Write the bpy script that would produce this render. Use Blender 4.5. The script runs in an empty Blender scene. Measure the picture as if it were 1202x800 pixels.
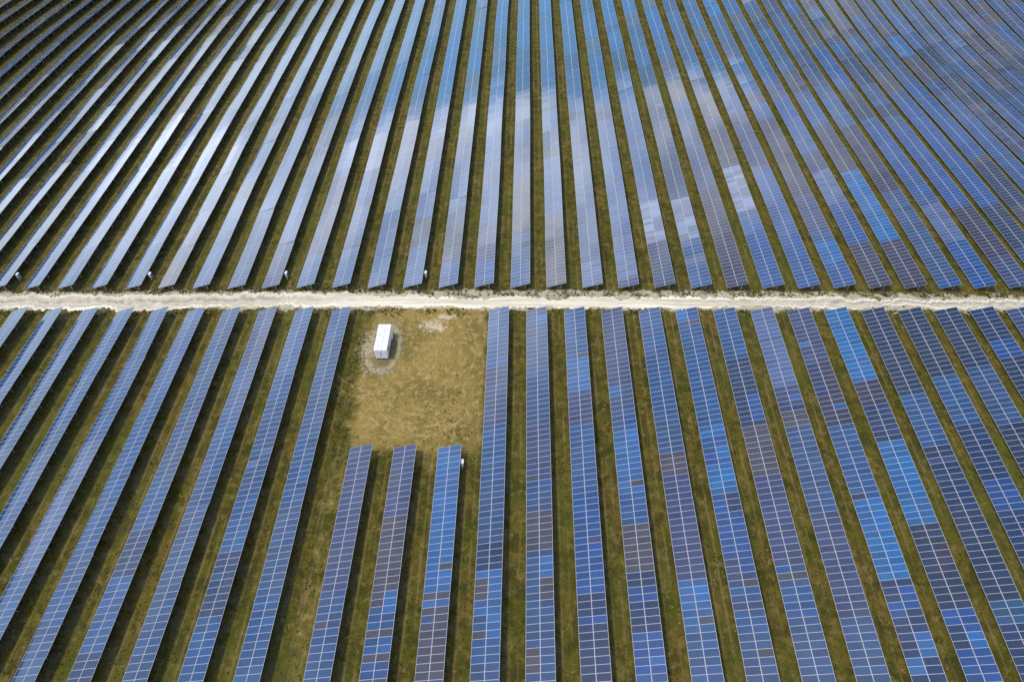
import bpy, math, random
import numpy as np
from mathutils import Matrix, Vector

random.seed(7)
rng = np.random.default_rng(11)
scene = bpy.context.scene
col = scene.collection

# ------------------------------------------------------------------ camera figures (metres, radians)
CAM_H, PITCH, ROLL, YAW, FPX = 93.246, 0.84703, -0.01868, -0.03029, 800.0
IMG_W, IMG_H = 1202.0, 800.0

# ------------------------------------------------------------------ terrain: one gently rolling field
TC = (-2.4944, -1.84487, 0.48425, -1.76641, -0.46301, -0.07816, -3.83183, 0.51602, 0.74633, 0.3359, -0.12762, 1.92292)

def soft_clamp(v, a, b, w=28.0):
    v = np.asarray(v, float)
    r = np.where(v > b, b + w * np.tanh((v - b) / w), v)
    return np.where(r < a, a + w * np.tanh((r - a) / w), r)

def terrain(x, y):
    u = soft_clamp(x, -178, 165) / 100.0
    v = (soft_clamp(y, 5, 235) - 78.0) / 100.0
    return (TC[0]*u*u + TC[1]*v*v + TC[2]*u*v + TC[3]*u*u*v + TC[4]*v**3 + TC[5]*u**3 + TC[6]*u*v*v
            + TC[7]*u**4 + TC[8]*u*u*v*v + TC[9]*v**4 + TC[10]*u**3*v + TC[11]*u*v**3)

def project(x, y, z):
    z = z - CAM_H
    c, s = math.cos(YAW), math.sin(YAW)
    x, y = c*x - s*y, s*x + c*y
    d = y*math.cos(PITCH) - z*math.sin(PITCH)
    up = y*math.sin(PITCH) + z*math.cos(PITCH)
    if d < 1: return (-9e9, -9e9, d)
    px, py = FPX*x/d, -FPX*up/d
    c, s = math.cos(ROLL), math.sin(ROLL)
    return (IMG_W/2 + c*px - s*py, IMG_H/2 + s*px + c*py, d)

# ------------------------------------------------------------------ material helpers
class NT:
    """tiny wrapper to write node maths compactly"""
    def __init__(self, nt):
        self.nt = nt; self.n = nt.nodes; self.l = nt.links
    def node(self, t, **kw):
        nd = self.n.new(t)
        for k, v in kw.items(): setattr(nd, k, v)
        return nd
    def put(self, sock, v):
        if isinstance(v, (int, float)): sock.default_value = v
        elif isinstance(v, tuple):
            sock.default_value = v if len(sock.default_value) == len(v) else (*v, 1.0)
        else: self.l.new(v, sock)
    def m(self, op, a, b=0.0, c=0.0, clamp=False):
        nd = self.node('ShaderNodeMath', operation=op, use_clamp=clamp)
        self.put(nd.inputs[0], a); self.put(nd.inputs[1], b); self.put(nd.inputs[2], c)
        return nd.outputs[0]
    def mix(self, f, a, b, blend='MIX'):
        nd = self.node('ShaderNodeMix', data_type='RGBA', blend_type=blend, clamp_factor=True)
        self.put(nd.inputs[0], f); self.put(nd.inputs[6], a); self.put(nd.inputs[7], b)
        return nd.outputs[2]
    def noise(self, vec, scale, detail=3.0, rough=0.55, dist=0.0):
        nd = self.node('ShaderNodeTexNoise')
        self.l.new(vec, nd.inputs['Vector'])
        nd.inputs['Scale'].default_value = scale; nd.inputs['Detail'].default_value = detail
        nd.inputs['Roughness'].default_value = rough; nd.inputs['Distortion'].default_value = dist
        return nd.outputs['Fac']
    def ramp(self, v, lo, hi):
        nd = self.node('ShaderNodeMapRange', interpolation_type='SMOOTHSTEP')
        self.put(nd.inputs[0], v); self.put(nd.inputs[1], lo); self.put(nd.inputs[2], hi)
        return nd.outputs[0]
    def scale_vec(self, vec, s):
        nd = self.node('ShaderNodeMapping'); self.l.new(vec, nd.inputs[0]); nd.inputs['Scale'].default_value = s
        return nd.outputs[0]

def new_mat(name):
    m = bpy.data.materials.new(name); m.use_nodes = True
    t = NT(m.node_tree); b = m.node_tree.nodes['Principled BSDF']
    return m, t, b

def plain(name, rgb, rough=0.6, metal=0.0, var=0.12, scale=3.0):
    m, t, b = new_mat(name)
    tc = t.node('ShaderNodeTexCoord')
    n = t.noise(tc.outputs['Object'], scale, 4)
    c = t.mix(n, tuple(v*(1-var) for v in rgb), tuple(min(1, v*(1+var)) for v in rgb))
    t.l.new(c, b.inputs['Base Color'])
    b.inputs['Roughness'].default_value = rough; b.inputs['Metallic'].default_value = metal
    return m

# panel glass: tint comes from the module itself (object colour, or a face attribute in the merged far part)
def glass_mat(name, per_object):
    m, t, b = new_mat(name)
    if per_object:
        oi = t.node('ShaderNodeObjectInfo'); tint = oi.outputs['Color']
    else:
        at = t.node('ShaderNodeAttribute', attribute_name='tint'); tint = at.outputs['Color']
    uv = t.node('ShaderNodeUVMap', uv_map='UVMap')
    sep = t.node('ShaderNodeSeparateXYZ'); t.l.new(uv.outputs[0], sep.inputs[0])
    cu = t.m('MULTIPLY', sep.outputs[0], 12.0); cv = t.m('MULTIPLY', sep.outputs[1], 6.0)
    def line(c, w):
        f = t.m('ABSOLUTE', t.m('SUBTRACT', t.m('FRACT', c), 0.5))
        return t.m('GREATER_THAN', f, 0.5 - w)
    grid = t.m('MAXIMUM', line(cu, 0.016), line(cv, 0.016))
    bus = t.m('MULTIPLY', line(t.m('MULTIPLY', cv, 3.0), 0.03), 0.5)
    # crystalline mottling, one value per cell
    cell = t.node('ShaderNodeCombineXYZ')
    t.l.new(t.m('FLOOR', cu), cell.inputs[0]); t.l.new(t.m('FLOOR', cv), cell.inputs[1])
    geo = t.node('ShaderNodeNewGeometry')
    wn = t.node('ShaderNodeTexNoise'); t.l.new(geo.outputs['Position'], wn.inputs['Vector'])
    wn.inputs['Scale'].default_value = 5.0; wn.inputs['Detail'].default_value = 2.0
    k = t.m('MULTIPLY_ADD', wn.outputs['Fac'], 0.36, 0.82)
    comb = t.node('ShaderNodeCombineColor')
    for i in range(3): t.l.new(k, comb.inputs[i])
    c = t.mix(1.0, tint, comb.outputs[0], 'MULTIPLY')
    c = t.mix(t.m('MAXIMUM', grid, bus), c, (0.085, 0.115, 0.19))
    # thin dust towards the lower edge
    dust = t.m('MULTIPLY', t.ramp(t.noise(geo.outputs['Position'], 0.35, 5), 0.35, 0.9), 0.035)
    c = t.mix(dust, c, (0.30, 0.28, 0.24))
    t.l.new(c, b.inputs['Base Color'])
    b.inputs['Roughness'].default_value = 0.08
    b.inputs['Specular IOR Level'].default_value = 0.7
    b.inputs['IOR'].default_value = 1.5
    return m

M_GLASS_OBJ = glass_mat('panel_glass', True)
M_GLASS_ATT = glass_mat('panel_glass_far', False)
M_FRAME = plain('panel_frame_aluminium', (0.34, 0.35, 0.38), 0.45, 0.0, 0.06)
M_BACK = plain('panel_backsheet', (0.74, 0.75, 0.76), 0.6)
M_STEEL = plain('galvanised_steel', (0.30, 0.31, 0.32), 0.5, 0.3)
M_WHITE = plain('white_paint', (0.80, 0.81, 0.82), 0.4, 0.0, 0.05, 1.2)
M_WHITE2 = plain('white_paint_worn', (0.70, 0.72, 0.74), 0.45, 0.0, 0.08, 1.2)
M_BOX = plain('pale_grey_box', (0.64, 0.65, 0.66), 0.5)
M_DARK = plain('dark_rubber', (0.03, 0.03, 0.03), 0.8)
M_CONC = plain('concrete', (0.36, 0.35, 0.32), 0.85)

# ------------------------------------------------------------------ object helpers
def mesh_obj(name, verts, faces, mats, fmat=None, parent=None, smooth=False):
    me = bpy.data.meshes.new(name)
    me.from_pydata([tuple(v) for v in verts], [], faces)
    for m in mats: me.materials.append(m)
    if fmat is not None: me.polygons.foreach_set('material_index', fmat)
    if smooth: me.polygons.foreach_set('use_smooth', [True]*len(me.polygons))
    me.update()
    o = bpy.data.objects.new(name, me); col.objects.link(o)
    if parent: o.parent = parent
    return o

def tag(o, label, cat, group=None, kind=None):
    o['label'] = label; o['category'] = cat
    if group: o['group'] = group
    if kind: o['kind'] = kind
    return o

def empty(name, loc):
    o = bpy.data.objects.new(name, None); o.location = loc; o.empty_display_size = 0.5; col.objects.link(o); return o

BOXF = [(0,3,2,1),(4,5,6,7),(0,1,5,4),(1,2,6,5),(2,3,7,6),(3,0,4,7)]
class MB:
    def __init__(self): self.v=[]; self.f=[]; self.m=[]
    def add(self, verts, faces, mi=0):
        b = len(self.v); self.v += [tuple(v) for v in verts]
        self.f += [tuple(b+i for i in f) for f in faces]; self.m += [mi]*len(faces)
    def box(self, x0,x1,y0,y1,z0,z1, mi=0):
        self.add([(x0,y0,z0),(x1,y0,z0),(x1,y1,z0),(x0,y1,z0),(x0,y0,z1),(x1,y0,z1),(x1,y1,z1),(x0,y1,z1)], BOXF, mi)
    def bar(self, a, b, w, h, mi=0):
        a, b = Vector(a), Vector(b); d = (b-a).normalized()
        up = Vector((0,0,1)) if abs(d.z) < 0.9 else Vector((0,1,0))
        s = d.cross(up).normalized(); u = s.cross(d)
        r = [(-w/2,-h/2),(w/2,-h/2),(w/2,h/2),(-w/2,h/2)]
        self.add([a+s*i+u*j for i,j in r]+[b+s*i+u*j for i,j in r], [(0,1,2,3),(7,6,5,4),(0,4,5,1),(1,5,6,2),(2,6,7,3),(3,7,4,0)], mi)
    def build(self, name, mats, parent=None): return mesh_obj(name, self.v, self.f, mats, self.m, parent)

# ------------------------------------------------------------------ the solar module (shared mesh), origin at its low inner corner
PW, PL, PT = 1.002, 1.980, 0.04       # along the row, across the row, thickness, frame width
PITCHY, COLW = 1.01, 2.0                          # grid of the modules on a table
RX, RY = 0.042, 0.027                              # frame width at the short and at the long edges
def panel_geo():
    v = [(0,0,-PT),(PL,0,-PT),(PL,PW,-PT),(0,PW,-PT),(0,0,0),(PL,0,0),(PL,PW,0),(0,PW,0),
         (RX,RY,0),(PL-RX,RY,0),(PL-RX,PW-RY,0),(RX,PW-RY,0)]
    f = [(0,3,2,1),(0,1,5,4),(1,2,6,5),(2,3,7,6),(3,0,4,7),(4,5,9,8),(5,6,10,9),(6,7,11,10),(7,4,8,11),(8,9,10,11)]
    m = [2,1,1,1,1,1,1,1,1,0]
    return v, f, m
PV, PF, PM = panel_geo()
def panel_mesh(name, glass):
    me = bpy.data.meshes.new(name); me.from_pydata(PV, [], PF)
    for mt in (glass, M_FRAME, M_BACK): me.materials.append(mt)
    me.polygons.foreach_set('material_index', PM)
    uv = me.uv_layers.new(name='UVMap')
    q = me.polygons[9]
    for li, c in zip(q.loop_indices, ((0,0),(1,0),(1,1),(0,1))): uv.data[li].uv = c
    me.update(); return me
PANEL_ME = panel_mesh('solar_panel', M_GLASS_OBJ)

# ------------------------------------------------------------------ module colours: batch tones, with cloud and sky reflections painted in as pale and dull ones
PAL = {
 'mid':   (0.0060, 0.045, 0.138),
 'steel': (0.012, 0.042, 0.112),
 'grey':  (0.036, 0.034, 0.048),
 'mauve': (0.019, 0.031, 0.088),
 'navy':  (0.0026, 0.0165, 0.060),
 'slate': (0.0050, 0.016, 0.044),
 'dusk':  (0.016, 0.015, 0.038),
 'royal': (0.0020, 0.040, 0.160),
 'bright':(0.0015, 0.076, 0.225),
 'bmid':  (0.0110, 0.072, 0.205),
 'teal':  (0.0060, 0.052, 0.120),
 'pale':  (0.044, 0.074, 0.165),
 'cloud_pale': (0.105, 0.140, 0.235),  # cloud reflection painted into the module colour
}
def pick(r, w):
    k = list(w); s = sum(w.values()); t = r.random()*s
    for q in k:
        t -= w[q]
        if t <= 0: return q
    return k[-1]
W_CALM = dict(mid=6, steel=3, mauve=0.9, grey=0.15, navy=0.7, pale=0.3)
W_DULL = dict(steel=5, grey=3, mauve=2, slate=1, mid=1)  # greyer mix, paints the dull sky reflection onto the far right rows
W_MIX  = dict(mid=4, steel=2, mauve=1.6, grey=1.6, navy=1.6, slate=1.2, royal=1.3, bright=0.8)
OVERRIDE = {          # (field, row): spans of metres along the row in one batch tone; pale far spans are painted cloud reflections
 (0, -3): [(35.5, 58.1, None, 'mauve'), (23.6, 35.5, None, 'steel'), (30.2, 31.1, 0, 'grey')],
 (0, -2): [(46.4, 58.1, None, 'mauve'), (52.1, 53.0, 0, 'grey'), (35.3, 46.4, None, 'grey'), (32.6, 35.2, 1, 'bmid'), (33.2, 35.4, 0, 'grey'), (23.8, 32.6, None, 'mid'), (29.4, 30.0, None, 'grey'), (27.2, 28.3, 1, 'bmid'), (25.8, 26.8, None, 'grey')],
 (0, -1): [(35.0, 58.8, None, 'bmid'), (38.2, 39.2, 1, 'grey'), (34.1, 34.9, None, 'grey'), (32.9, 34.1, None, 'bmid'), (23.9, 32.9, None, 'grey'), (31.3, 32.1, 0, 'steel')],
 (0, 0): [(67.4, 88.8, None, 'mid'), (62.3, 74.7, None, 'mauve'), (52.9, 62.3, None, 'mid'), (40.0, 52.9, None, 'steel'), (38.8, 41.9, None, 'navy'), (37.5, 38.8, None, 'bmid'), (34.1, 37.1, 0, 'grey'), (29.6, 36.9, 1, 'bmid'), (32.3, 34.1, 0, 'bmid'), (31.0, 32.3, 0, 'mid'), (29.6, 30.3, 0, 'grey'), (26.2, 29.1, None, 'mid'), (24.0, 26.2, None, 'steel')],
 (0, 1): [(62.3, 88.9, None, 'steel'), (87.0, 88.6, 1, 'mauve'), (85.3, 87.0, 1, 'bright'), (53.0, 62.3, None, 'mauve'), (52.4, 53.4, 0, 'grey'), (50.1, 52.1, None, 'mid'), (41.4, 47.3, None, 'grey'), (24.1, 41.4, None, 'steel'), (37.0, 40.0, 1, 'bmid'), (34.6, 37.0, 1, 'grey'), (25.2, 28.3, 0, 'grey')],
 (0, 2): [(78.4, 88.9, None, 'mid'), (76.3, 77.7, 1, 'grey'), (70.0, 76.6, None, 'bmid'), (62.4, 70.0, None, 'mauve'), (50.9, 62.4, None, 'mid'), (34.9, 50.9, None, 'royal'), (42.8, 43.8, 1, 'mauve'), (24.2, 34.9, None, 'navy'), (31.0, 32.6, None, 'royal')],
 (0, 3): [(70.3, 89.0, None, 'mauve'), (69.2, 70.5, 0, 'bmid'), (62.5, 68.8, None, 'steel'), (62.3, 64.3, 1, 'royal'), (51.0, 62.0, None, 'bmid'), (51.5, 52.7, 1, 'grey'), (45.9, 50.6, None, 'mid'), (38.9, 45.9, None, 'grey'), (36.1, 38.9, None, 'navy'), (24.4, 36.1, None, 'royal'), (30.5, 34.4, None, 'navy'), (26.1, 27.0, 1, 'bright')],
 (0, 4): [(64.3, 89.1, None, 'mid'), (56.3, 64.3, None, 'steel'), (53.3, 57.8, None, 'grey'), (37.8, 53.3, None, 'mauve'), (32.3, 37.8, None, 'bmid'), (34.8, 36.4, 1, 'bright'), (31.0, 32.0, 1, 'grey'), (28.6, 32.4, 0, 'bmid'), (24.5, 30.1, None, 'mid')],
 (0, 5): [(85.7, 89.2, None, 'royal'), (86.6, 89.5, 0, 'bright'), (63.2, 85.3, None, 'mid'), (60.9, 63.2, None, 'bright'), (55.5, 60.9, None, 'royal'), (57.3, 58.5, 1, 'bright'), (51.1, 55.3, None, 'bright'), (41.0, 50.9, None, 'royal'), (47.6, 50.8, 1, 'navy'), (38.2, 40.5, 1, 'royal'), (37.0, 37.9, 1, 'grey'), (34.1, 37.1, None, 'mid'), (34.0, 35.0, 0, 'mauve'), (31.1, 32.0, 0, 'grey'), (24.6, 30.8, None, 'steel'), (27.4, 28.1, 1, 'grey')],
 (0, 6): [(77.2, 89.4, None, 'mid'), (63.7, 77.2, None, 'navy'), (64.3, 69.5, 1, 'royal'), (53.5, 63.5, None, 'grey'), (40.1, 53.5, None, 'mauve'), (24.8, 40.1, None, 'steel'), (39.0, 39.8, 0, 'royal'), (38.0, 38.9, None, 'grey'), (33.1, 36.5, None, 'mid')],
 (0, 7): [(71.7, 89.5, None, 'pale'), (67.2, 71.7, None, 'mauve'), (68.2, 69.3, 1, 'bmid'), (63.0, 66.4, None, 'grey'), (48.0, 63.0, None, 'steel'), (33.3, 48.0, None, 'mauve'), (24.9, 33.3, None, 'steel')],
 (0, 8): [(76.6, 89.7, None, 'mauve'), (80.8, 82.0, 0, 'bmid'), (63.5, 76.6, None, 'dusk'), (74.7, 76.2, 0, 'navy'), (69.2, 73.0, 0, 'navy'), (66.6, 67.7, 1, 'royal'), (51.4, 63.3, None, 'mid'), (50.7, 51.5, 0, 'dusk'), (38.0, 50.5, None, 'bright'), (25.0, 38.0, None, 'navy'), (34.2, 36.7, 1, 'royal'), (33.5, 35.2, 0, 'royal'), (27.5, 30.6, 1, 'bmid'), (26.4, 27.6, 0, 'bmid')],
 (0, 9): [(72.8, 89.9, None, 'bright'), (67.6, 72.6, None, 'dusk'), (60.1, 67.6, None, 'navy'), (46.8, 60.1, None, 'bright'), (34.3, 46.7, None, 'slate'), (39.8, 42.9, 1, 'dusk'), (25.2, 34.2, None, 'royal'), (28.8, 32.0, 0, 'navy'), (29.7, 31.0, 1, 'bright')],
 (0, 10): [(68.6, 90.2, None, 'slate'), (59.9, 69.5, None, 'mid'), (47.1, 57.1, None, 'navy'), (36.0, 48.5, None, 'slate'), (32.9, 36.0, None, 'teal'), (25.3, 32.8, None, 'navy')],
 (0, 11): [(74.3, 90.4, None, 'slate'), (63.7, 74.3, None, 'mid'), (42.1, 63.7, None, 'navy'), (48.6, 54.3, None, 'royal'), (25.5, 42.1, None, 'navy')],
 (0, 12): [(76.4, 90.7, None, 'slate'), (60.6, 76.4, None, 'steel'), (48.8, 63.9, None, 'slate'), (25.6, 48.8, None, 'navy')],
 (0, 13): [(82.7, 91.0, None, 'navy'), (78.6, 82.7, None, 'royal'), (60.8, 78.6, None, 'slate'), (36.4, 60.8, None, 'navy')],
 (2, 2): [(104.0, 157.8, None, 'steel'), (95.0, 102.7, None, 'pale')],
 (2, 3): [(110.9, 153.7, None, 'mid'), (97.5, 110.0, None, 'pale')],
 (2, 4): [(123.0, 162.8, None, 'mid'), (108.5, 123.0, None, 'cloud_pale'), (95.2, 108.2, None, 'navy')],
 (2, 5): [(124.1, 163.2, None, 'navy'), (109.5, 123.5, None, 'cloud_pale'), (95.3, 109.5, None, 'mid'), (101.8, 104.4, None, 'pale')],
 (2, 6): [(95.5, 154.8, None, 'dusk'), (128.4, 154.8, None, 'mauve')],
 (2, 7): [(120.3, 137.5, None, 'cloud_pale'), (115.4, 120.3, None, 'mid'), (95.7, 115.4, None, 'royal')],
 (2, 8): [(136.0, 164.7, None, 'mauve'), (95.9, 136.0, None, 'royal'), (100.2, 105.4, 0, 'mid')],
 (2, 9): [(116.1, 160.8, None, 'dusk'), (113.7, 126.1, None, 'mauve'), (103.7, 110.8, None, 'bright'), (96.2, 103.7, None, 'royal')],
 (2, 10): [(123.9, 137.0, None, 'pale'), (110.0, 123.9, None, 'royal'), (96.4, 110.0, None, 'dusk'), (152.7, 171.8, None, 'royal')],
 (2, 11): [(137.5, 157.6, None, 'dusk'), (110.4, 136.8, None, 'bright'), (96.7, 110.4, None, 'dusk'), (177.6, 191.0, None, 'dusk')],
 (2, 12): [(129.1, 158.4, None, 'dusk'), (99.0, 129.1, None, 'steel'), (97.0, 99.0, None, 'royal'), (182.6, 204.8, None, 'navy')],
 (2, 13): [(126.3, 159.1, None, 'royal'), (111.1, 124.6, None, 'pale'), (97.3, 111.1, None, 'royal'), (180.9, 205.9, None, 'royal')],
 (2, 14): [(125.1, 159.9, None, 'royal'), (107.0, 124.1, None, 'dusk'), (97.6, 107.0, None, 'mauve'), (184.5, 206.3, None, 'navy')],
 (2, 15): [(125.6, 175.1, None, 'royal'), (110.2, 125.6, None, 'slate')],
 (2, 16): [(148.5, 186.6, None, 'royal'), (126.1, 144.4, None, 'slate')],
 (2, 17): [(207.2, 220.9, None, 'bmid')],
}

def row_tints(field, idx, ys, x):
    """colour per (rank, column) going along the row"""
    r = random.Random(1000*field + idx*17 + 5)
    mixy = min(1.0, max(0.0, (x + 35) / 65.0))
    n = len(ys); out = np.zeros((n, 2, 3))
    base = pick(r, W_CALM); i = 0
    ov = OVERRIDE.get((field, idx), [])
    while i < n:
        ln = r.choice((5, 7, 9, 10, 12, 14, 18, 22))
        w = W_MIX if r.random() < 0.9*mixy else W_CALM
        if x > 70 and ys[i] > 165: w = W_DULL
        seg = pick(r, w)
        alt = pick(r, W_MIX if r.random() < 0.9*mixy else W_CALM)
        stray = r.choice((0.0, 0.04, 0.08, 0.25)) * (0.25 + 0.75*mixy)
        for k in range(i, min(n, i+ln)):
            for c in (0, 1):
                q = alt if r.random() < stray else seg
                for (a, b, cc, nm) in ov:
                    if a <= ys[k] <= b and (cc is None or cc == c): q = nm
                j = 1 + (r.uniform(-0.5, 0.25) if q == 'cloud_pale' else r.uniform(-0.22, 0.20))
                out[k, c] = [v*j*(1 + r.uniform(-0.05, 0.05)) for v in PAL[q]]
        i += ln
    return out

# ------------------------------------------------------------------ rows of modules
TILT = 0.31636
HEIGHT = 0.70
SP = 7.02
WIDTH = 2*COLW + 0.012
def edge_y(cf, x):
    u = x/100.0; return cf[0]*u**3 + cf[1]*u*u + cf[2]*u + cf[3]
C_LOW = (0.422, 2.188, 0.162, 89.35)
C_UP = (0.345, 2.094, 0.232, 95.62)
FIELDS = {0: (7.02305, -3.11847, C_LOW), 1: (7.02305, -26.01678, C_LOW), 2: (7.01689, 0.83897, C_UP)}
SHORT_Y = 58.95
GROUP = 'rows of solar panels'

ORD = ('zeroth first second third fourth fifth sixth seventh eighth ninth tenth eleventh twelfth thirteenth fourteenth '
       'fifteenth sixteenth seventeenth eighteenth nineteenth twentieth').split()

STEEL_POST = MB(); STEEL_POST.box(-0.06, 0.06, -0.05, 0.05, -0.3, 1.0)
POST_ME = None
INVERTERS = {(2,-15), (2,-11), (2,-7), (2,-3), (0,-1)}

def smooth_noise(seed):
    r = random.Random(seed); a = [(r.uniform(0.02, 0.16), r.uniform(0, 6.28), r.uniform(0.03, 0.09)) for _ in range(4)]
    return lambda t: sum(k*math.sin(f*t + p) for f, p, k in a)

def build_row(field, idx, label):
    sp, off, cf = FIELDS[field]
    xr = off + sp*idx                       # plan position of the high edge
    xm = xr - WIDTH*math.cos(TILT)/2
    sgn = 1 if field == 2 else -1
    y_start = edge_y(cf, xr)
    if field == 0 and idx < 0: y_start = SHORT_Y
    # ranks that fall inside the frame, with a margin beyond it
    ys, vis = [], []
    y = y_start if sgn > 0 else y_start - PITCHY
    n_after = 0; seen = False
    for k in range(320):
        zc = float(terrain(xm, y))
        inside = False
        for e in (0, 1):
            px, py, d = project(xm + (e-0.5)*WIDTH*math.cos(TILT), y, zc + HEIGHT + e*WIDTH*math.sin(TILT))
            if -4 < px < IMG_W+4 and -4 < py < IMG_H+4: inside = True
        if inside: seen = True; n_after = 0
        elif seen: n_after += 1
        ys.append(y); vis.append(inside)
        if n_after > 22 or y < 2 or y > 300: break
        if not seen and k > 200: break
        y += sgn*PITCHY
    if not seen: return None
    first = vis.index(True)
    cut = max(0, first-22)
    ys, vis = ys[cut:], vis[cut:]
    n = len(ys)
    starts_in = cut == 0
    # far-to-near bookkeeping: tables of 12..16 ranks, straight, each levelled on its own posts
    nz = smooth_noise(field*500+idx)
    wavy = 0.5 + 0.9*min(1.0, max(0.0, (-xm)/90.0)) if field == 2 else 0.45
    r = random.Random(field*900 + idx*31 + 3)
    cuts = [0]
    while cuts[-1] < n: cuts.append(min(n, cuts[-1] + r.choice((11, 12, 13, 14, 16))))
    x_off = lambda yy: 0.9*wavy*nz(yy*0.8+40)
    z_of = lambda yy: float(terrain(xm, yy)) + HEIGHT + wavy*nz(yy)
    base = Vector((xm, ys[0], float(terrain(xm, ys[0]))))
    root = empty('solar_row', base)
    tag(root, label, 'solar row', GROUP)
    tints = row_tints(field, idx, ys, xm)
    mats4 = []
    frame = MB()
    posts = []
    for a, b in zip(cuts[:-1], cuts[1:]):
        if a >= b: continue
        y0, y1 = ys[a], ys[b-1]
        lo, hi = min(y0, y1), max(y0, y1) + PITCHY
        za, zb = z_of(lo), z_of(hi)
        xa, xb = x_off(lo), x_off(hi)
        q_ = min(1.0, max(0.0, (-xm - 40.0)/90.0)) if field == 2 else 0.0
        tl = TILT - math.radians(2.2)*q_*q_*(3-2*q_) + math.radians(r.gauss(0, 0.40))
        ja, jb = r.gauss(0, 0.012), r.gauss(0, 0.012)
        ey = Vector((xb-xa, hi-lo, zb-za+jb-ja)).normalized(); za += ja
        ex = Vector((math.cos(tl), 0, math.sin(tl))); ex = (ex - ey*ex.dot(ey)).normalized()
        ez = ex.cross(ey)
        o = Vector((xm + xa - WIDTH*math.cos(TILT)/2, lo, za))
        mid = o + ex*(WIDTH/2)
        for k in range(a, b):
            for c in (0, 1):
                bend = (0.36 if c == 0 else -0.36)
                rx, ry = math.radians(r.gauss(0, 0.07)), math.radians(r.gauss(0, 0.07) - bend)
                ex2 = (ex*math.cos(ry) - ez*math.sin(ry)); 
                ez2 = (ez*math.cos(rx) - ey*math.sin(rx)); ez2 = (ez2 - ex2*ez2.dot(ex2)).normalized(); ey2 = ez2.cross(ex2)
                p = mid + ey*(ys[k]-lo) + (ex2*(-PL-0.006) if c == 0 else ex2*0.006) - base
                mats4.append((k, c, Matrix(((ex2.x, ey2.x, ez2.x, p.x), (ex2.y, ey2.y, ez2.y, p.y), (ex2.z, ey2.z, ez2.z, p.z), (0,0,0,1)))))
        # rails and rafters under this table
        L = hi-lo
        for s in (0.55, 1.55, 2.45, 3.45):
            pa = o + ex*s - ez*0.085 - base; frame.bar(pa, pa + ey*L, 0.05, 0.07)
        nf = max(1, int(round(L/4.2)))
        for q in range(nf+1 if b == n else nf):
            t = 0.35 + (L-0.7)*q/nf
            pa = o + ey*t - ez*0.16 - base
            frame.bar(pa + ex*0.25, pa + ex*(WIDTH-0.35), 0.08, 0.09)
            for s in (0.75, 2.95):
                top = pa + ex*s
                posts.append((top, base))
            frame.bar(pa + ex*1.55, pa + ex*2.95 + Vector((0,0,-1.1)), 0.05, 0.05)
    # individual modules: the hundred that show largest, the rest of the row as one part
    order = sorted(range(len(mats4)), key=lambda i: (not vis[mats4[i][0]], ys[mats4[i][0]], mats4[i][1]))
    own = set(order[:100]); own = {i for i in own if vis[mats4[i][0]]}
    for i in order[:100]:
        if i not in own: continue
        k, c, mt = mats4[i]
        o = bpy.data.objects.new('solar_panel', PANEL_ME); col.objects.link(o)
        o.parent = root; o.matrix_basis = mt
        o.color = (*tints[k, c], 1.0)
    rest = [i for i in range(len(mats4)) if i not in own]
    if rest:
        P = np.array(PV); V = []; T = []
        for i in rest:
            k, c, mt = mats4[i]
            A = np.array(mt); V.append(P @ A[:3,:3].T + A[:3,3]); T.append(tints[k, c])
        V = np.concatenate(V); nP = len(rest)
        faces = [tuple(j*12+q for q in f) for j in range(nP) for f in PF]
        me = bpy.data.meshes.new('solar_panels'); me.from_pydata(V.tolist(), [], faces)
        for mt in (M_GLASS_ATT, M_FRAME, M_BACK): me.materials.append(mt)
        me.polygons.foreach_set('material_index', PM*nP)
        at = me.attributes.new('tint', 'FLOAT_COLOR', 'FACE')
        C = np.ones((nP, 10, 4), np.float32); C[:,:,:3] = np.array(T)[:,None,:]
        at.data.foreach_set('color', C.ravel())
        uv = me.uv_layers.new(name='UVMap')
        U = np.zeros((nP, 40, 2), np.float32); U[:,36:40] = ((0,0),(1,0),(1,1),(0,1))
        uv.data.foreach_set('uv', U.ravel())
        me.update()
        o = bpy.data.objects.new('solar_panels', me); col.objects.link(o); o.parent = root
        o['kind'] = 'stuff'
    # posts: the ones near the row's end by the track stand free in view, each its own part; the inner ones belong to the frame
    for q, (top, b0) in enumerate(posts):
        gz = float(terrain(top.x+b0.x, top.y+b0.y)) - b0.z
        if starts_in and q < 8:
            pm = MB(); pm.box(top.x-0.055, top.x+0.055, top.y-0.05, top.y+0.05, gz-0.3, top.z+0.03)
            pm.build('post', [M_STEEL], root)
        else:
            frame.box(top.x-0.055, top.x+0.055, top.y-0.05, top.y+0.05, gz-0.3, top.z+0.03)
    frame.build('mounting_frame', [M_STEEL], root)
    if (field, idx) in INVERTERS:
        yy = y_start + sgn*(3.6 if field == 2 else 2.9)
        xx = xr + 0.35 - xm
        gz = float(terrain(xr, yy)) - base.z
        yb = yy - base.y
        m = MB()
        m.box(xx-0.18, xx+0.18, yb-0.36, yb+0.36, gz+0.72, gz+1.55)
        m.box(xx-0.22, xx+0.22, yb-0.40, yb+0.40, gz+1.55, gz+1.59)
        m.box(xx+0.18, xx+0.21, yb-0.30, yb+0.30, gz+0.80, gz+1.48, 1); m.box(xx-0.10, xx-0.04, yb-0.05, yb+0.05, gz-0.1, gz+0.72, 1)
        ib = m.build('inverter_box', [M_BOX, M_STEEL], root)
        ib['label'] = 'white inverter box behind the high edge of the row'
        m = MB(); m.box(xx-0.05, xx+0.05, yb-0.38, yb-0.30, gz-0.2, gz+0.72); m.box(xx-0.05, xx+0.05, yb+0.30, yb+0.38, gz-0.2, gz+0.72)
        m.build('box_stand', [M_WHITE2], ib)
    return root

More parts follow.
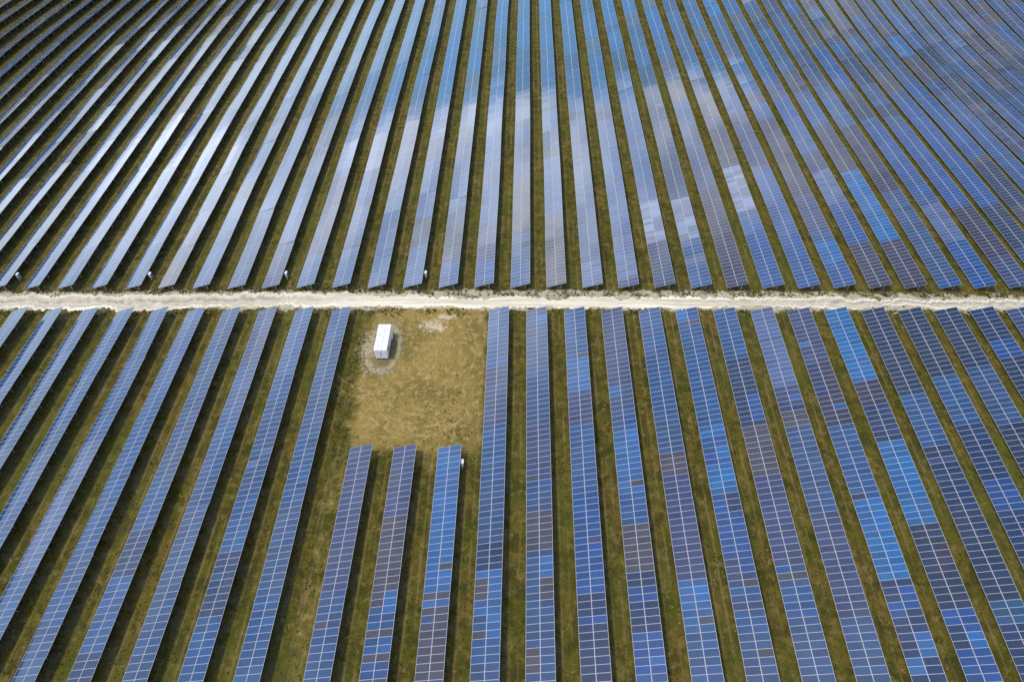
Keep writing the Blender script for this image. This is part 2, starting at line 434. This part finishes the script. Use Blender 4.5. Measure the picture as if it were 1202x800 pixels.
def row_label(field, idx, exits):
    if field == 2:
        if idx == -4: return 'solar row beyond the sandy track whose end faces the white cabin'
        if exits == 'left':  return 'solar row beyond the track cut by the left picture edge, %s above the track' % ORD[-15-idx]
        if exits == 'right': return 'solar row beyond the track cut by the right picture edge, %s above the track' % ORD[idx-13]
        n = abs(idx+4); side = 'right' if idx > -4 else 'left'
        return 'solar row beyond the track, %s to the %s of the row facing the cabin' % (ORD[n], side)
    if field == 1:
        if idx == -1: return 'long solar row edging the bare clearing on its left side'
        return 'solar row in front of the track, %s to the left from the clearing' % ORD[-idx]
    if idx == -3: return 'short solar row starting below the clearing, leftmost of three'
    if idx == -2: return 'short solar row starting below the clearing, middle of three'
    if idx == -1: return 'short solar row below the clearing with a white box at its upper end'
    if idx == 0: return 'long solar row edging the bare clearing on its right side'
    return 'solar row in front of the track, %s to the right from the clearing' % ORD[idx+1]

rows = []
for i in range(-14, 0): rows.append((1, i, row_label(1, i, None)))
for i in range(-3, 18): rows.append((0, i, row_label(0, i, None)))
for i in range(-35, 34):
    ex = 'left' if i < -15 else 'right' if i > 13 else None
    rows.append((2, i, row_label(2, i, ex)))
n_rows = [0, 0, 0]
for f, i, lb in rows:
    if build_row(f, i, lb): n_rows[f] += 1
print('rows', n_rows)

# ------------------------------------------------------------------ ground: one sheet out to the horizon
def axis(a, b, step, far, g=1.35):
    core = list(np.arange(a, b+0.01, step)); d = step; hi = [core[-1]]; lo = [core[0]]
    while hi[-1] < far: d *= g; hi.append(hi[-1]+d)
    d = step
    while lo[-1] > -far: d *= g; lo.append(lo[-1]-d)
    return np.array(lo[:0:-1] + core + hi[1:])
gx = axis(-200, 200, 2.5, 4000); gy = axis(-30, 290, 2.5, 4000)
X, Y = np.meshgrid(gx, gy, indexing='ij')
Z = terrain(X, Y)
nx, ny = len(gx), len(gy)
GV = np.stack([X, Y, Z], -1).reshape(-1, 3)
ii, jj = np.meshgrid(np.arange(nx-1), np.arange(ny-1), indexing='ij')
q = (ii*ny+jj).ravel()
GF = np.stack([q, q+ny, q+ny+1, q+1], -1)

TRK_TOP = [(-4000,99),(-150,98.5),(-125,97.3),(-105.2,96.3),(-88.2,95.8),(-70.6,95.4),(-53.4,95.2),(-36.3,95.0),(-27.8,94.6),(-19.4,94.0),(-2.8,93.6),(21.8,93.8),(46.6,94.3),(71.6,95.0),(95.2,95.8),(130,97.6),(160,99),(4000,100)]
TRK_BOT = [(-4000,93),(-150,93),(-125,92.4),(-102.8,91.8),(-77.6,91.3),(-52.2,91.1),(-29.0,91.0),(-2.8,90.7),(21.5,90.9),(45.9,91.3),(93.8,92.7),(130,94.4),(160,95.5),(4000,95.5)]
def interp(p, x): return np.interp(x, [a for a, _ in p], [b for _, b in p])

def ground_mat():
    m, t, b = new_mat('field_ground')
    tc = t.node('ShaderNodeTexCoord'); P = tc.outputs['Object']
    s = t.node('ShaderNodeSeparateXYZ'); t.l.new(P, s.inputs[0]); x, y = s.outputs[0], s.outputs[1]
    big = t.noise(P, 0.03, 3); med = t.noise(P, 0.16, 4, 0.6); sm = t.noise(P, 0.9, 5, 0.65); fine = t.noise(P, 4.0, 4, 0.7)
    streak = t.noise(t.scale_vec(P, (1.4, 0.09, 1.0)), 1.0, 4, 0.6)
    green = (0.058, 0.062, 0.005); olive = (0.116, 0.085, 0.014); tan = (0.23, 0.170, 0.068); dark = (0.022, 0.020, 0.007)
    c = t.mix(t.ramp(t.m('ADD', t.m('MULTIPLY', med, 0.6), t.m('MULTIPLY', streak, 0.4)), 0.36, 0.62), green, olive)
    c = t.mix(t.m('MULTIPLY', t.ramp(sm, 0.50, 0.72), 0.55), c, tan)
    c = t.mix(t.m('MULTIPLY', t.ramp(t.noise(P, 0.45, 5, 0.7), 0.54, 0.38), 0.55), c, dark)
    c = t.mix(t.m('MULTIPLY', t.ramp(fine, 0.52, 0.30), 0.65), c, dark)
    c = t.mix(t.m('MULTIPLY', t.ramp(big, 0.45, 0.65), 0.35), c, (0.085, 0.095, 0.016))
    def bellm(v, q0, q1):
        d_ = t.m('DIVIDE', t.m('SUBTRACT', v, q0), q1); return t.m('EXPONENT', t.m('MULTIPLY', t.m('MULTIPLY', d_, d_), -1.0))
    # greyish bare soil in the drip line of the modules
    up = t.m('GREATER_THAN', y, 92.5)
    left = t.m('MULTIPLY', t.m('LESS_THAN', x, -30.5), t.m('LESS_THAN', y, 92.5))
    offx = t.m('ADD', t.m('ADD', t.m('MULTIPLY', up, 0.839), t.m('MULTIPLY', left, -26.017)),
               t.m('MULTIPLY', t.m('SUBTRACT', 1.0, t.m('ADD', up, left)), -3.118))
    ph = t.m('FRACT', t.m('ADD', t.m('DIVIDE', t.m('SUBTRACT', x, offx), 7.02), 100.0))   # 0 at the high edge
    und = t.m('MAXIMUM', t.ramp(ph, 0.62, 0.80), t.ramp(ph, 0.20, 0.04))
    clear = t.m('MULTIPLY', t.m('MULTIPLY', t.ramp(x, -33.5, -26.5), t.ramp(x, -5.0, -9.0)),
                t.m('MULTIPLY', t.ramp(y, 50.0, 63.5), t.m('LESS_THAN', y, 92.5)))
    soil = t.m('MULTIPLY', t.m('MULTIPLY', und, t.ramp(t.noise(P, 0.5, 5, 0.65), 0.42, 0.62)), t.m('SUBTRACT', 1.0, clear))
    c = t.mix(t.m('MULTIPLY', soil, 0.65), c, t.mix(sm, (0.062, 0.052, 0.032), (0.150, 0.135, 0.098)))
    ty = t.m('MAXIMUM', bellm(ph, 0.155, 0.022), bellm(ph, 0.335, 0.022))
    c = t.mix(t.m('MULTIPLY', ty, t.m('MULTIPLY', t.ramp(streak, 0.42, 0.62), 0.45)), c, (0.20, 0.16, 0.07))
    # the clearing: driven-over dry grass
    dry = t.mix(t.ramp(med, 0.35, 0.65), (0.305, 0.205, 0.056), (0.160, 0.120, 0.028))
    dry = t.mix(t.m('MULTIPLY', t.ramp(sm, 0.46, 0.66), 0.75), dry, (0.36, 0.275, 0.125))
    dry = t.mix(t.m('MULTIPLY', t.ramp(fine, 0.52, 0.34), 0.65), dry, (0.11, 0.085, 0.030))
    corr = t.m('MULTIPLY', t.m('MULTIPLY', t.ramp(x, -32.0, -29.8), t.ramp(x, -26.0, -28.2)), t.m('LESS_THAN', y, 60.0))
    edge = t.m('ADD', t.m('MAXIMUM', clear, t.m('MULTIPLY', corr, 0.5)), t.m('MULTIPLY', t.m('SUBTRACT', med, 0.5), 1.5))
    c = t.mix(t.m('MULTIPLY', t.ramp(edge, 0.35, 0.90), 0.92), c, dry)
    # wheel arcs turned into the clearing
    def arc(cx, cy, r, w, q0, q1):
        dx = t.m('SUBTRACT', x, cx); dy = t.m('SUBTRACT', y, cy)
        d = t.m('ABSOLUTE', t.m('SUBTRACT', t.m('SQRT', t.m('ADD', t.m('MULTIPLY', dx, dx), t.m('MULTIPLY', dy, dy))), r))
        ang = t.m('ARCTAN2', dy, dx)
        return t.m('MULTIPLY', t.ramp(d, w, w*0.3), t.m('MULTIPLY', t.ramp(ang, q0, q0+0.3), t.ramp(ang, q1, q1-0.3)))
    tot = None
    for a in ((-19.0,70.5,6.2,0.22,-3.4,0.1), (-19.0,70.5,4.5,0.20,-3.4,-0.3), (-18.0,71.5,8.2,0.20,-2.9,-0.6), (-18.0,71.5,9.8,0.22,-2.7,-0.3),
              (-26.0,79.5,8.6,0.25,-2.8,-0.2), (-26.0,79.5,10.2,0.22,-2.5,0.0), (-22.0,80.0,13.0,0.22,-0.9,0.7), (-22.0,80.0,11.4,0.22,-0.8,0.8)):
        v = arc(*a); tot = v if tot is None else t.m('MAXIMUM', tot, v)
    c = t.mix(t.m('MULTIPLY', tot, t.m('MULTIPLY', t.ramp(sm, 0.3, 0.6), 0.45)), c, (0.36, 0.28, 0.13))
    # sand thrown out beside the track, round the container and in one bare patch
    def blob(cx, cy, rx, ry):
        dx = t.m('DIVIDE', t.m('SUBTRACT', x, cx), rx); dy = t.m('DIVIDE', t.m('SUBTRACT', y, cy), ry)
        return t.m('SUBTRACT', 1.0, t.m('SQRT', t.m('ADD', t.m('MULTIPLY', dx, dx), t.m('MULTIPLY', dy, dy))))
    sand = t.mix(sm, (0.33, 0.29, 0.20), (0.58, 0.53, 0.42))
    trk = t.m('ADD', 93.0, t.m('MULTIPLY', t.m('MULTIPLY', x, x), 0.00016))
    dd = t.m('ABSOLUTE', t.m('SUBTRACT', y, trk))
    nearm = t.m('ADD', t.ramp(dd, 5.0, 1.6), t.m('MULTIPLY', t.m('SUBTRACT', t.noise(P, 0.55, 6, 0.7), 0.5), 1.9))
    c = t.mix(t.m('MULTIPLY', t.ramp(nearm, 0.70, 1.0), 0.8), c, sand)
    rough = t.m('MULTIPLY', t.m('SUBTRACT', t.noise(P, 0.8, 6, 0.75), 0.5), 2.4)
    rx = t.m('DIVIDE', t.m('SUBTRACT', x, -25.9), 3.0); ry = t.m('DIVIDE', t.m('SUBTRACT', y, 80.7), 5.6)
    rad = t.m('SQRT', t.m('ADD', t.m('MULTIPLY', rx, rx), t.m('MULTIPLY', ry, ry)))
    c = t.mix(t.m('MULTIPLY', t.ramp(t.m('ADD', rad, t.m('MULTIPLY', rough, 0.15)), 1.45, 0.85), 0.6), c, t.mix(sm, (0.10, 0.085, 0.05), (0.20, 0.17, 0.105)))
    ring = t.m('SUBTRACT', 1.0, t.m('DIVIDE', t.m('ABSOLUTE', t.m('SUBTRACT', rad, 0.98)), 0.26))
    bl = t.m('MAXIMUM', ring, t.m('MULTIPLY', blob(-28.5, 81.0, 2.3, 4.6), 1.3))
    c = t.mix(t.m('MULTIPLY', t.ramp(t.m('ADD', bl, t.m('MULTIPLY', rough, 1.1)), 0.22, 0.90), 0.82), c, t.mix(t.ramp(fine, 0.3, 0.7), (0.20, 0.16, 0.09), (0.48, 0.40, 0.26)))
    b2 = t.m('MULTIPLY', t.m('MAXIMUM', blob(-17.2, 86.3, 4.2, 3.0), blob(-15.0, 88.4, 3.4, 1.4)), 1.25)
    c = t.mix(t.m('MULTIPLY', t.ramp(t.m('ADD', b2, t.m('MULTIPLY', rough, 1.5)), 0.40, 1.05), 0.85), c, t.mix(sm, (0.36, 0.30, 0.18), (0.62, 0.54, 0.39)))
    t.l.new(c, b.inputs['Base Color']); b.inputs['Roughness'].default_value = 0.95
    b.inputs['Specular IOR Level'].default_value = 0.15
    bp = t.node('ShaderNodeBump'); bp.inputs['Strength'].default_value = 0.7; bp.inputs['Distance'].default_value = 0.25
    t.l.new(t.m('ADD', t.m('MULTIPLY', fine, 0.6), t.m('MULTIPLY', sm, 0.9)), bp.inputs['Height']); t.l.new(bp.outputs[0], b.inputs['Normal'])
    return m
g = mesh_obj('ground', GV.tolist(), GF.tolist(), [ground_mat()], smooth=True); g['kind'] = 'structure'

# ------------------------------------------------------------------ sandy track with ragged edges
def track_mat():
    m, t, b = new_mat('white_sand')
    tc = t.node('ShaderNodeTexCoord'); P = tc.outputs['Object']
    sm = t.noise(P, 0.7, 5, 0.65); st = t.noise(t.scale_vec(P, (0.05, 1.6, 1)), 1.0, 5, 0.6); fine = t.noise(P, 5, 4, 0.7)
    s = t.node('ShaderNodeSeparateXYZ'); t.l.new(P, s.inputs[0])
    rut = t.node('ShaderNodeAttribute', attribute_name='rut'); rf = rut.outputs['Fac']
    c = t.mix(t.ramp(st, 0.35, 0.65), (0.48, 0.425, 0.32), (0.78, 0.715, 0.575))
    # compacted, stony grey-brown middle and wheel lines, clearer away from the clearing
    away = t.m('MULTIPLY', t.ramp(t.m('ABSOLUTE', t.m('SUBTRACT', s.outputs[0], -2.0)), 22.0, 52.0), 1.0)
    c = t.mix(t.m('MULTIPLY', t.m('MULTIPLY', rf, t.ramp(t.m('ADD', t.m('MULTIPLY', st, 0.6), t.m('MULTIPLY', sm, 0.4)), 0.36, 0.56)), t.m('MULTIPLY_ADD', away, 0.68, 0.24)), c, (0.23, 0.21, 0.165))
    c = t.mix(t.m('MULTIPLY', t.ramp(fine, 0.56, 0.75), 0.3), c, (0.36, 0.33, 0.26))
    t.l.new(c, b.inputs['Base Color']); b.inputs['Roughness'].default_value = 0.95; b.inputs['Specular IOR Level'].default_value = 0.1
    bp = t.node('ShaderNodeBump'); bp.inputs['Strength'].default_value = 0.4; bp.inputs['Distance'].default_value = 0.1
    t.l.new(t.m('ADD', fine, st), bp.inputs['Height']); t.l.new(bp.outputs[0], b.inputs['Normal'])
    return m
xs = np.concatenate([np.arange(-900, -160, 20.0), np.arange(-160, 160, 0.2), np.arange(160, 901, 20.0)])
def ragged(n, seed, amp):
    r = np.random.default_rng(seed); tot = np.zeros(n)
    for w, a in ((2, 0.55), (7, 0.6), (31, 0.8), (97, 0.8)):
        k = r.normal(size=n+6*w); ker = np.hanning(w+2); ker /= np.sqrt((ker**2).sum()); tot += a*np.convolve(k, ker, 'same')[3*w:3*w+n]
    return tot*amp
top = interp(TRK_TOP, xs) - 0.15 + ragged(len(xs), 1, 0.30); bot = interp(TRK_BOT, xs) + 0.15 + ragged(len(xs), 2, 0.27)
NC = 13; TV = []; RU = []
for k, (x0, a, b_) in enumerate(zip(xs, bot, top)):
    for j in range(NC):
        f = j/(NC-1); y0 = a + (b_-a)*f
        dep = 0.05*(math.exp(-((f-0.30)/0.09)**2) + math.exp(-((f-0.68)/0.09)**2))
        TV.append((x0, y0, float(terrain(x0, y0)) + 0.03 + 0.05*math.sin(math.pi*f) - dep*0.6))
        RU.append(min(1.0, math.exp(-((f-0.58)/0.22)**2) + 0.7*math.exp(-((f-0.26)/0.07)**2)))
TF = [(k*NC+j, (k+1)*NC+j, (k+1)*NC+j+1, k*NC+j+1) for k in range(len(xs)-1) for j in range(NC-1)]
tr = mesh_obj('track', TV, TF, [track_mat()], smooth=True); tr['kind'] = 'structure'
at = tr.data.attributes.new('rut', 'FLOAT', 'POINT'); at.data.foreach_set('value', np.array(RU, np.float32))

# ------------------------------------------------------------------ the white equipment cabin
CX, CY = -25.68, 81.05
cz = float(terrain(CX, CY))
cabin = empty('equipment_cabin', (CX, CY, cz))
tag(cabin, 'small white equipment cabin standing alone in the bare clearing beside the track', 'equipment cabin')
hw, hl, ht = 1.08, 3.05, 2.5
m = MB()
m.box(-hw, hw, -hl, hl, 0.28, ht, 0)
for yy in np.linspace(-hl+0.3, hl-0.3, 19):      # ribs pressed into the long walls
    for sx in (-1, 1): m.box(sx*hw-0.02, sx*hw+0.02, yy-0.07, yy+0.07, 0.42, ht-0.14, 0)
m.build('wall', [M_WHITE], cabin)
m = MB()
ys4 = [-hl-0.06, -0.95, 1.75, hl+0.06]
for k in range(3): m.box(-hw-0.06, hw+0.06, ys4[k]+(0.06 if k else 0), ys4[k+1]-(0.06 if k < 2 else 0), ht+0.003, ht+0.075, 0)
m.box(-hw-0.03, hw+0.03, -hl-0.03, hl+0.03, ht+0.001, ht+0.05, 1)
m.box(0.13, 0.22, -hl-0.05, hl+0.05, ht+0.05, ht+0.11, 1)
for yy in (-2.1, 0.5, 2.5): m.box(-0.62, -0.38, yy-0.12, yy+0.12, ht+0.07, ht+0.20, 1)
m.build('roof', [plain('roof_paint', (0.66, 0.67, 0.68), 0.5, 0.0, 0.10, 0.9), plain('roof_seam', (0.54, 0.56, 0.59), 0.5)], cabin)
m = MB()
for sx in (-0.8, 0.8): m.box(sx-0.12, sx+0.12, -hl+0.05, hl-0.05, 0.02, 0.278)
for yy in (-hl+0.3, 0, hl-0.3): m.box(-0.9, 0.9, yy-0.1, yy+0.1, 0.05, 0.25)
m.build('skid', [M_DARK], cabin)
for sx in (-1, 1):
    m = MB(); m.box(sx*0.5-0.44, sx*0.5+0.44, -hl-0.035, -hl+0.002, 0.40, ht-0.16)
    d = m.build('door', [M_WHITE2], cabin)
    m = MB(); m.box(-sx*0.02+sx*0.12-0.02, -sx*0.02+sx*0.12+0.02, -hl-0.075, -hl-0.036, 1.0, 1.55); m.build('handle', [M_STEEL], d)
m = MB()
for k in range(7): m.box(hw+0.002, hw+0.05, -1.9, -0.9, 0.8+k*0.12, 0.87+k*0.12)
m.build('vent', [M_STEEL], cabin)
m = MB(); m.box(hw+0.002, hw+0.32, 1.1, 2.0, 0.7, 1.75); m.build('cooling_unit', [M_WHITE2], cabin)
m = MB(); m.box(-0.12, 0.12, -hl-0.06, -hl-0.036, 1.75, 1.99); m.build('warning_plate', [plain('plate_grey', (0.22, 0.25, 0.28), 0.5)], cabin)

# ------------------------------------------------------------------ loose stones round the cabin
sv = MB()
rr = random.Random(5)
def stone(x, y, s):
    z = float(terrain(x, y)); pts = []
    for (a, b_, c) in ((1,0,0),(-1,0,0),(0,1,0),(0,-1,0),(0,0,1),(0,0,-1)):
        k = s*rr.uniform(0.6, 1.2); pts.append((x+a*k, y+b_*k, z+c*k*0.7+s*0.2))
    sv.add(pts, [(0,2,4),(2,1,4),(1,3,4),(3,0,4),(2,0,5),(1,2,5),(3,1,5),(0,3,5)])
for _ in range(150): stone(rr.gauss(-28.7, 0.9), rr.gauss(80.8, 1.9), rr.choice((0.06, 0.08, 0.1, 0.14, 0.22)))
for _ in range(110): stone(rr.gauss(-25.6, 1.4), rr.gauss(75.3, 0.35), rr.choice((0.06, 0.09, 0.12, 0.18, 0.26)))
for _ in range(60): stone(rr.gauss(-23.3, 0.6), rr.gauss(83.0, 1.2), rr.choice((0.06, 0.08, 0.12, 0.2)))
for _ in range(110): stone(rr.gauss(-17.2, 1.5), rr.gauss(86.4, 1.0), rr.choice((0.05, 0.07, 0.1)))
rb = sv.build('rubble', [plain('pale_stone', (0.36, 0.31, 0.22), 0.9, 0, 0.4, 2.0)])
tag(rb, 'pale loose stones scattered on the sand round the white cabin', 'rubble', None, 'stuff')

# ------------------------------------------------------------------ grass and weeds: tufts of real blades
def tuft_mat(name):
    m, t, b = new_mat(name)
    at = t.node('ShaderNodeAttribute', attribute_name='tone')
    t.l.new(at.outputs['Color'], b.inputs['Base Color']); b.inputs['Roughness'].default_value = 0.9
    b.inputs['Specular IOR Level'].default_value = 0.1
    return m
M_TUFT = tuft_mat('grass_blades')
def tufts(name, pts, tones):
    """pts: (x, y, size); each tuft a handful of leaning leaf blades"""
    n = len(pts); B = 7
    P = np.array(pts); zz = terrain(P[:,0], P[:,1])
    ang = rng.uniform(0, 2*np.pi, (n, B)); lean = rng.uniform(0.35, 1.15, (n, B)); ln = P[:,2,None]*rng.uniform(0.5, 1.1, (n, B)); wd = P[:,2,None]*rng.uniform(0.12, 0.24, (n, B))
    bx = P[:,0,None] + rng.normal(0, 0.25, (n, B))*P[:,2,None]; by = P[:,1,None] + rng.normal(0, 0.25, (n, B))*P[:,2,None]
    dx, dy = np.cos(ang), np.sin(ang)
    h = ln*np.cos(lean); o = ln*np.sin(lean)
    v0 = np.stack([bx - dy*wd, by + dx*wd, np.broadcast_to(zz[:,None]-0.02, bx.shape)], -1)
    v1 = np.stack([bx + dy*wd, by - dx*wd, np.broadcast_to(zz[:,None]-0.02, bx.shape)], -1)
    v2 = np.stack([bx + dx*o*0.5 + dy*wd*0.8, by + dy*o*0.5 - dx*wd*0.8, zz[:,None] + h*0.75], -1)
    v3 = np.stack([bx + dx*o*0.5 - dy*wd*0.8, by + dy*o*0.5 + dx*wd*0.8, zz[:,None] + h*0.75], -1)
    v4 = np.stack([bx + dx*o, by + dy*o, zz[:,None] + h*0.85], -1)
    V = np.stack([v0, v1, v2, v3, v4], 2).reshape(-1, 3)
    k = np.arange(n*B)*5
    F = [f for q in k.tolist() for f in ((q, q+1, q+2, q+3), (q+3, q+2, q+4))]
    o = mesh_obj(name, V.tolist(), F, [M_TUFT])
    T = np.array(tones)[:,None,:]*rng.uniform(0.75, 1.25, (n, B, 1)); C = np.ones((n*B, 2, 4), np.float32); C[:,:,:3] = T.reshape(n*B, 1, 3)
    a = o.data.attributes.new('tone', 'FLOAT_COLOR', 'FACE'); a.data.foreach_set('color', C.ravel())
    return o
GREEN = np.array((0.060, 0.070, 0.010)); OLIVE = np.array((0.110, 0.088, 0.026)); STRAW = np.array((0.36, 0.28, 0.125)); DEEP = np.array((0.050, 0.062, 0.014))
pts, tones = [], []
def in_clear(x, y): return -31 < x < -7.5 and 58 < y < 90.5
def on_track(x, y): return float(interp(TRK_BOT, x))-0.1 < y < float(interp(TRK_TOP, x))+0.1
for _ in range(42000):                              # short grass of the aisles
    y = 12 + (rr.random()**1.25)*150; w = 70 + 0.45*y
    x = rr.uniform(-w, w)
    if on_track(x, y): continue
    s = rr.uniform(0.10, 0.27)
    c = GREEN if rr.random() < 0.5 else OLIVE
    if in_clear(x, y): c = STRAW*0.75 if rr.random() < 0.75 else OLIVE*1.1; s *= 0.7
    elif rr.random() < 0.12: c = STRAW*0.8
    pts.append((x, y, s)); tones.append(c)
gr = tufts('grass', pts, tones); tag(gr, 'short olive and straw coloured grass in the aisles between the solar rows', 'grass', None, 'stuff')
pts, tones = [], []
for _ in range(5200):                               # taller weeds along both sides of the track and at the row ends
    x = rr.uniform(-118, 112)
    if rr.random() < 0.5: y = float(interp(TRK_TOP, x)) + 0.35 + abs(rr.gauss(0, 0.9))
    else: y = float(interp(TRK_BOT, x)) - 0.35 - abs(rr.gauss(0, 1.0))
    if math.sin(x*0.9+1.3*math.sin(x*0.37)) + rr.gauss(0, 0.5) < 0.0: continue
    pts.append((x, y, rr.uniform(0.15, 0.45))); tones.append(DEEP if rr.random() < 0.15 else GREEN if rr.random() < 0.4 else OLIVE if rr.random() < 0.6 else STRAW*0.8)
for _ in range(260):
    x = rr.gauss(-31.3, 1.6); y = rr.uniform(57, 84); pts.append((x, y, rr.uniform(0.15, 0.38))); tones.append(GREEN if rr.random() < 0.4 else OLIVE)
for _ in range(260):
    x = rr.gauss(-12, 2.5); y = rr.gauss(64, 5)
    if in_clear(x, y): pts.append((x, y, rr.uniform(0.15, 0.32))); tones.append(OLIVE*1.2 if rr.random() < 0.6 else STRAW*0.8)
wd = tufts('weeds', pts, tones); tag(wd, 'dark green weeds along the edges of the track and the clearing', 'weeds', None, 'stuff')

# ------------------------------------------------------------------ daylight
VA, VB, VR = 19.0, 10.0, 5.2
SUN_EL, SUN_AZ = math.radians(65), math.radians(-90)      # azimuth from +Y towards +X
w = bpy.data.worlds.new('World'); scene.world = w; w.use_nodes = True
t = NT(w.node_tree); bg = w.node_tree.nodes['Background']
sky = t.node('ShaderNodeTexSky', sky_type='NISHITA', sun_disc=False)
sky.sun_elevation = SUN_EL; sky.sun_rotation = SUN_AZ; sky.air_density = 1.0; sky.dust_density = 1.2; sky.ozone_density = 1.5
tc = t.node('ShaderNodeTexCoord'); D = tc.outputs['Generated']
s = t.node('ShaderNodeSeparateXYZ'); t.l.new(D, s.inputs[0])
# clouds laid out by bearing and elevation: a bright veil ahead and to the left, thin cirrus elsewhere, plus an added fill cloud behind
DEG = 180/math.pi
az = t.m('MULTIPLY', t.m('ARCTAN2', s.outputs[0], s.outputs[1]), DEG)
el = t.m('MULTIPLY', t.m('ARCSINE', s.outputs[2]), DEG)
n1 = t.noise(D, 4.0, 6, 0.55, 0.3); n2 = t.noise(D, 13.0, 5, 0.6); n3 = t.noise(t.scale_vec(D, (1, 1, 3.0)), 5.0, 5, 0.6, 0.5)
rim = t.m('ADD', t.m('MULTIPLY_ADD', az, 0.5, 26.5), t.m('MULTIPLY', t.m('SUBTRACT', n1, 0.5), 8.0))
rim = t.m('MAXIMUM', rim, 2.0)
va = t.ramp(t.m('SUBTRACT', el, rim), 0.0, 1.3)
va = t.m('MULTIPLY', va, t.m('ADD', t.m('MULTIPLY', t.ramp(el, 50.0, 27.0), 0.87), 0.13))
va = t.m('MULTIPLY', va, t.m('ADD', t.m('MULTIPLY', t.ramp(az, 14.0, -10.0), 0.76), 0.24))
va = t.m('MULTIPLY', va, t.m('ADD', t.m('MULTIPLY', t.ramp(az, -60.0, -30.0), 0.78), 0.22))
va = t.m('MULTIPLY', va, t.m('MULTIPLY', t.m('MULTIPLY_ADD', t.ramp(n3, 0.36, 0.60), 0.70, 0.36), t.m('MULTIPLY_ADD', n2, 1.5, 0.35)))
def bell(v, c, w):
    q = t.m('DIVIDE', t.m('SUBTRACT', v, c), w); return t.m('EXPONENT', t.m('MULTIPLY', t.m('MULTIPLY', q, q), -1.0))
vb = t.m('MULTIPLY', t.m('MULTIPLY', bell(el, t.m('MULTIPLY_ADD', t.m('SUBTRACT', n1, 0.5), 3.0, 7.0), 3.6), bell(az, -35.0, 15.0)), t.m('MULTIPLY_ADD', n2, 0.5, 0.75))
vr = t.m('MULTIPLY', t.ramp(s.outputs[1], 0.05, -0.55), t.m('MULTIPLY', t.ramp(el, 2.0, 14.0), t.m('MULTIPLY_ADD', t.ramp(n1, 0.35, 0.65), 0.8, 0.5)))   # unseen broken cloud behind, added to fill the shade
veil = t.m('ADD', t.m('ADD', t.m('MULTIPLY', va, VA), t.m('MULTIPLY', vb, VB)), t.m('MULTIPLY', vr, VR))
clear = t.m('MULTIPLY', t.m('MULTIPLY', bell(el, 17.0, 10.0), t.ramp(t.m('SUBTRACT', el, rim), 2.5, 0.0)), t.m('MULTIPLY', t.ramp(az, -38.0, -20.0), t.ramp(az, 40.0, 0.0)))
vc = t.node('ShaderNodeCombineColor')
t.l.new(t.m('MULTIPLY_ADD', clear, 1.0, t.m('MULTIPLY', veil, 0.98)), vc.inputs[0]); t.l.new(t.m('MULTIPLY_ADD', clear, 4.2, t.m('MULTIPLY', veil, 1.02)), vc.inputs[1]); t.l.new(t.m('MULTIPLY_ADD', clear, 7.0, t.m('MULTIPLY', veil, 1.08)), vc.inputs[2])
skyc = t.mix(1.0, sky.outputs[0], vc.outputs[0], 'ADD')
t.l.new(skyc, bg.inputs[0]); bg.inputs[1].default_value = 0.15

sd = bpy.data.lights.new('sun', 'SUN'); sd.energy = 2.4; sd.angle = math.radians(9.0); sd.color = (1.0, 0.93, 0.82)
so = bpy.data.objects.new('sun', sd); col.objects.link(so)
sdir = Vector((math.sin(SUN_AZ)*math.cos(SUN_EL), math.cos(SUN_AZ)*math.cos(SUN_EL), math.sin(SUN_EL)))
so.rotation_euler = sdir.to_track_quat('Z', 'Y').to_euler(); so.location = sdir*200

# ------------------------------------------------------------------ camera
cd = bpy.data.cameras.new('camera'); cd.sensor_fit = 'HORIZONTAL'; cd.sensor_width = 36.0; cd.lens = 36.0*FPX/IMG_W
cd.clip_start = 0.5; cd.clip_end = 12000
co = bpy.data.objects.new('camera', cd); col.objects.link(co)
co.matrix_basis = Matrix.Translation((0, 0, CAM_H)) @ Matrix.Rotation(-YAW, 4, 'Z') @ Matrix.Rotation(math.pi/2-PITCH, 4, 'X') @ Matrix.Rotation(ROLL, 4, 'Z')
scene.camera = co

scene.view_settings.view_transform = 'Standard'; scene.view_settings.look = 'None'
scene.view_settings.exposure = 0.02; scene.view_settings.gamma = 1.0; scene.view_settings.use_curve_mapping = False
scene.cycles.max_bounces = 5; scene.cycles.diffuse_bounces = 2; scene.cycles.glossy_bounces = 3
scene.cycles.use_denoising = False
